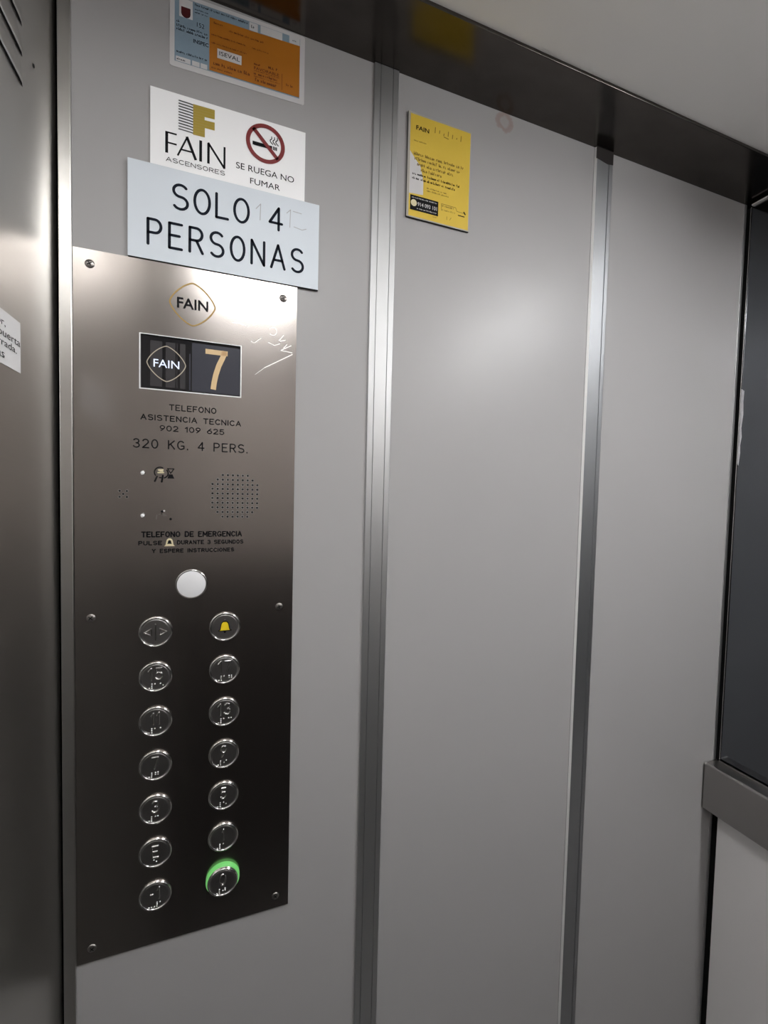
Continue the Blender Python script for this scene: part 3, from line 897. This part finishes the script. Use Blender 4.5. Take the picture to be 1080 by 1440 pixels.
for a, b, v, hh in ((-.0222, .0125, .4702, .0016), (-.0222, .0130, .4622, .0014), (-.0200, .0170, .4415, .0034), (-.0222, .0000, .4375, .0016), (.0200, .0270, .4545, .0022),
                    (.0350, .0460, .4552, .0034), (.0200, .0470, .4482, .0012), (.0200, .0470, .4445, .0026), (.0200, .0470, .4425, .0010), (.0215, .0450, .4380, .0034),
                    (.0540, .0620, .4430, .0026), (-.0200, -.0100, .4822, .0018), (-.0050, .0300, .4790, .0020), (.0180, .0350, .4700, .0014)):
    mb = MB(back); blurred_line(mb, a, b, v + SL * a, hh, .0010, 'orange_ink', SL); mb.build('small_print', ol)
mb = MB(back); mb.stroke([sk(.0492, .4372), sk(.0492, .4540)], .0004, .0010, 'orange_ink')
mb.build('ruled_line', ol)

# ====================================================== YELLOW NOTICE
yn = thing('yellow_notice', (.241, 0, Z0 + .339), 'yellow printed notice in clear sleeve between the two aluminium strips', 'notice')
mb = MB(back); mb.box(.1978, .2850, .3386, .4624, 0, .0030, 'sleeve', 'plate_core'); mb.build('sleeve', yn, bevel=.0006)
mb = MB(back); mb.rect(.2008, .2834, .3402, .4600, .0031, 'yellow'); mb.build('printed_sheet', yn)
e = .0032
mb = MB(back); mb.flat([(.2009, .4165), (.2030, .4140), (.2078, .4085), (.2148, .4020), (.2172, .3942), (.2196, .3830), (.2196, .3682), (.2009, .3665)], e, 'sticker_white')
mb.build('printed_patch', yn)['label'] = 'white patch at the left edge'
mb = MB(back); font_text(mb, 'FAIN', .2083, .2256, .4428, .4480, e, 'ink', bold=.02); mb.build('lettering', yn)
mb = MB(back)
for a, b, v, hh in ((.2062, .2760, .4128, .0036), (.2075, .2720, .4070, .0036), (.2110, .2610, .4010, .0036), (.2160, .2460, .3952, .0036)):
    mb = MB(back); blurred_line(mb, a, b, v, hh, e + .0001, 'brown_ink', .0); mb.build('small_print', yn)
for a, b, v, hh in ((.2050, .2718, .3895, .0028), (.2048, .2640, .3842, .0028)):
    mb = MB(back); blurred_line(mb, a, b, v, hh, e + .0001, 'ink', .0); mb.build('small_print', yn)
for a, b, v, hh in ((.2060, .2230, .4290, .0016), (.2245, .2530, .3770, .0018), (.2245, .2550, .3738, .0018), (.2330, .2400, .3450, .0012)):
    mb = MB(back); blurred_line(mb, a, b, v, hh, e + .0001, 'brown_ink', .0); mb.build('small_print', yn)
mb = MB(back)
for k in range(7):
    u = .2335 + k * .0060
    mb.stroke([(u, .4462 + .001 * (k % 2)), (u + .0004, .4525 - .002 * (k % 3))], .0010, e, 'brown_ink')
mb.stroke([(.2460, .4448), (.2520, .4440)], .0010, e, 'brown_ink')
mb.build('handwriting', yn)
mb = MB(back)
mb.rect(.2027, .2407, .3476, .3652, e, 'ink')
pb_ = mb.build('phone_box', yn); pb_['label'] = 'black box with a white phone number'
mb = MB(back)
mb.disc(.2076, .3562, .0040, e + .0001, 'cream')
font_text(mb, '914 093 101', .2126, .2388, .3536, .3582, e + .0002, 'sticker_white', bold=.01)
blurred_line(mb, .2050, .2390, .3618, .0016, e + .0002, 'sticker_white'); blurred_line(mb, .2120, .2390, .3498, .0016, e + .0002, 'sticker_white')
mb.build('lettering', pb_)
mb = MB(back)
mb.stroke([(.2450, .3560), (.2450, .3642), (.2650, .3640), (.2668, .3600), (.2780, .3596)], .0006, e, 'brown_ink')
blurred_line(mb, .2460, .2640, .3610, .0022, e, 'brown_ink'); blurred_line(mb, .2460, .2660, .3562, .0020, e, 'brown_ink')
mb.stroke([(.2770, .3610), (.2788, .3590)], .0018, e, 'ink'); mb.stroke([(.2690, .3556), (.2776, .3556)], .0012, e, 'ink')
mb.stroke([(.2530, .3465), (.2530, .3502)], .0006, e, 'brown_ink'); mb.stroke([(.2570, .3470), (.2590, .3500)], .0006, e, 'brown_ink')
mb.build('stamp', yn)

# ==================================================== LEFT WALL STICKER
ls = thing('door_notice', (XL, -.125, Z0 + .089), 'white paper notice with black print stuck on the left steel wall', 'notice')
mb = MB(left)
mb.prism([(-.182, .0890), (-.0762, .0893), (-.0760, .1288), (-.182, .1284)], 0.0, .0005, 'paper')
mb.build('sheet', ls)
mb = MB(left)
font_text(mb, 'Por favor,', -.1480, -.1005, .1165, .1228, .0007, 'ink')
font_text(mb, 'mantenga la puerta', -.1790, -.0772, .1078, .1150, .0007, 'ink')
font_text(mb, 'siempre cerrada.', -.1690, -.0830, .1010, .1078, .0007, 'ink')
font_text(mb, 'Gracias', -.1450, -.1025, .0938, .0998, .0007, 'ink')
mb.build('lettering', ls)

for o in bpy.data.objects:
    if '_o' in o: del o['_o']
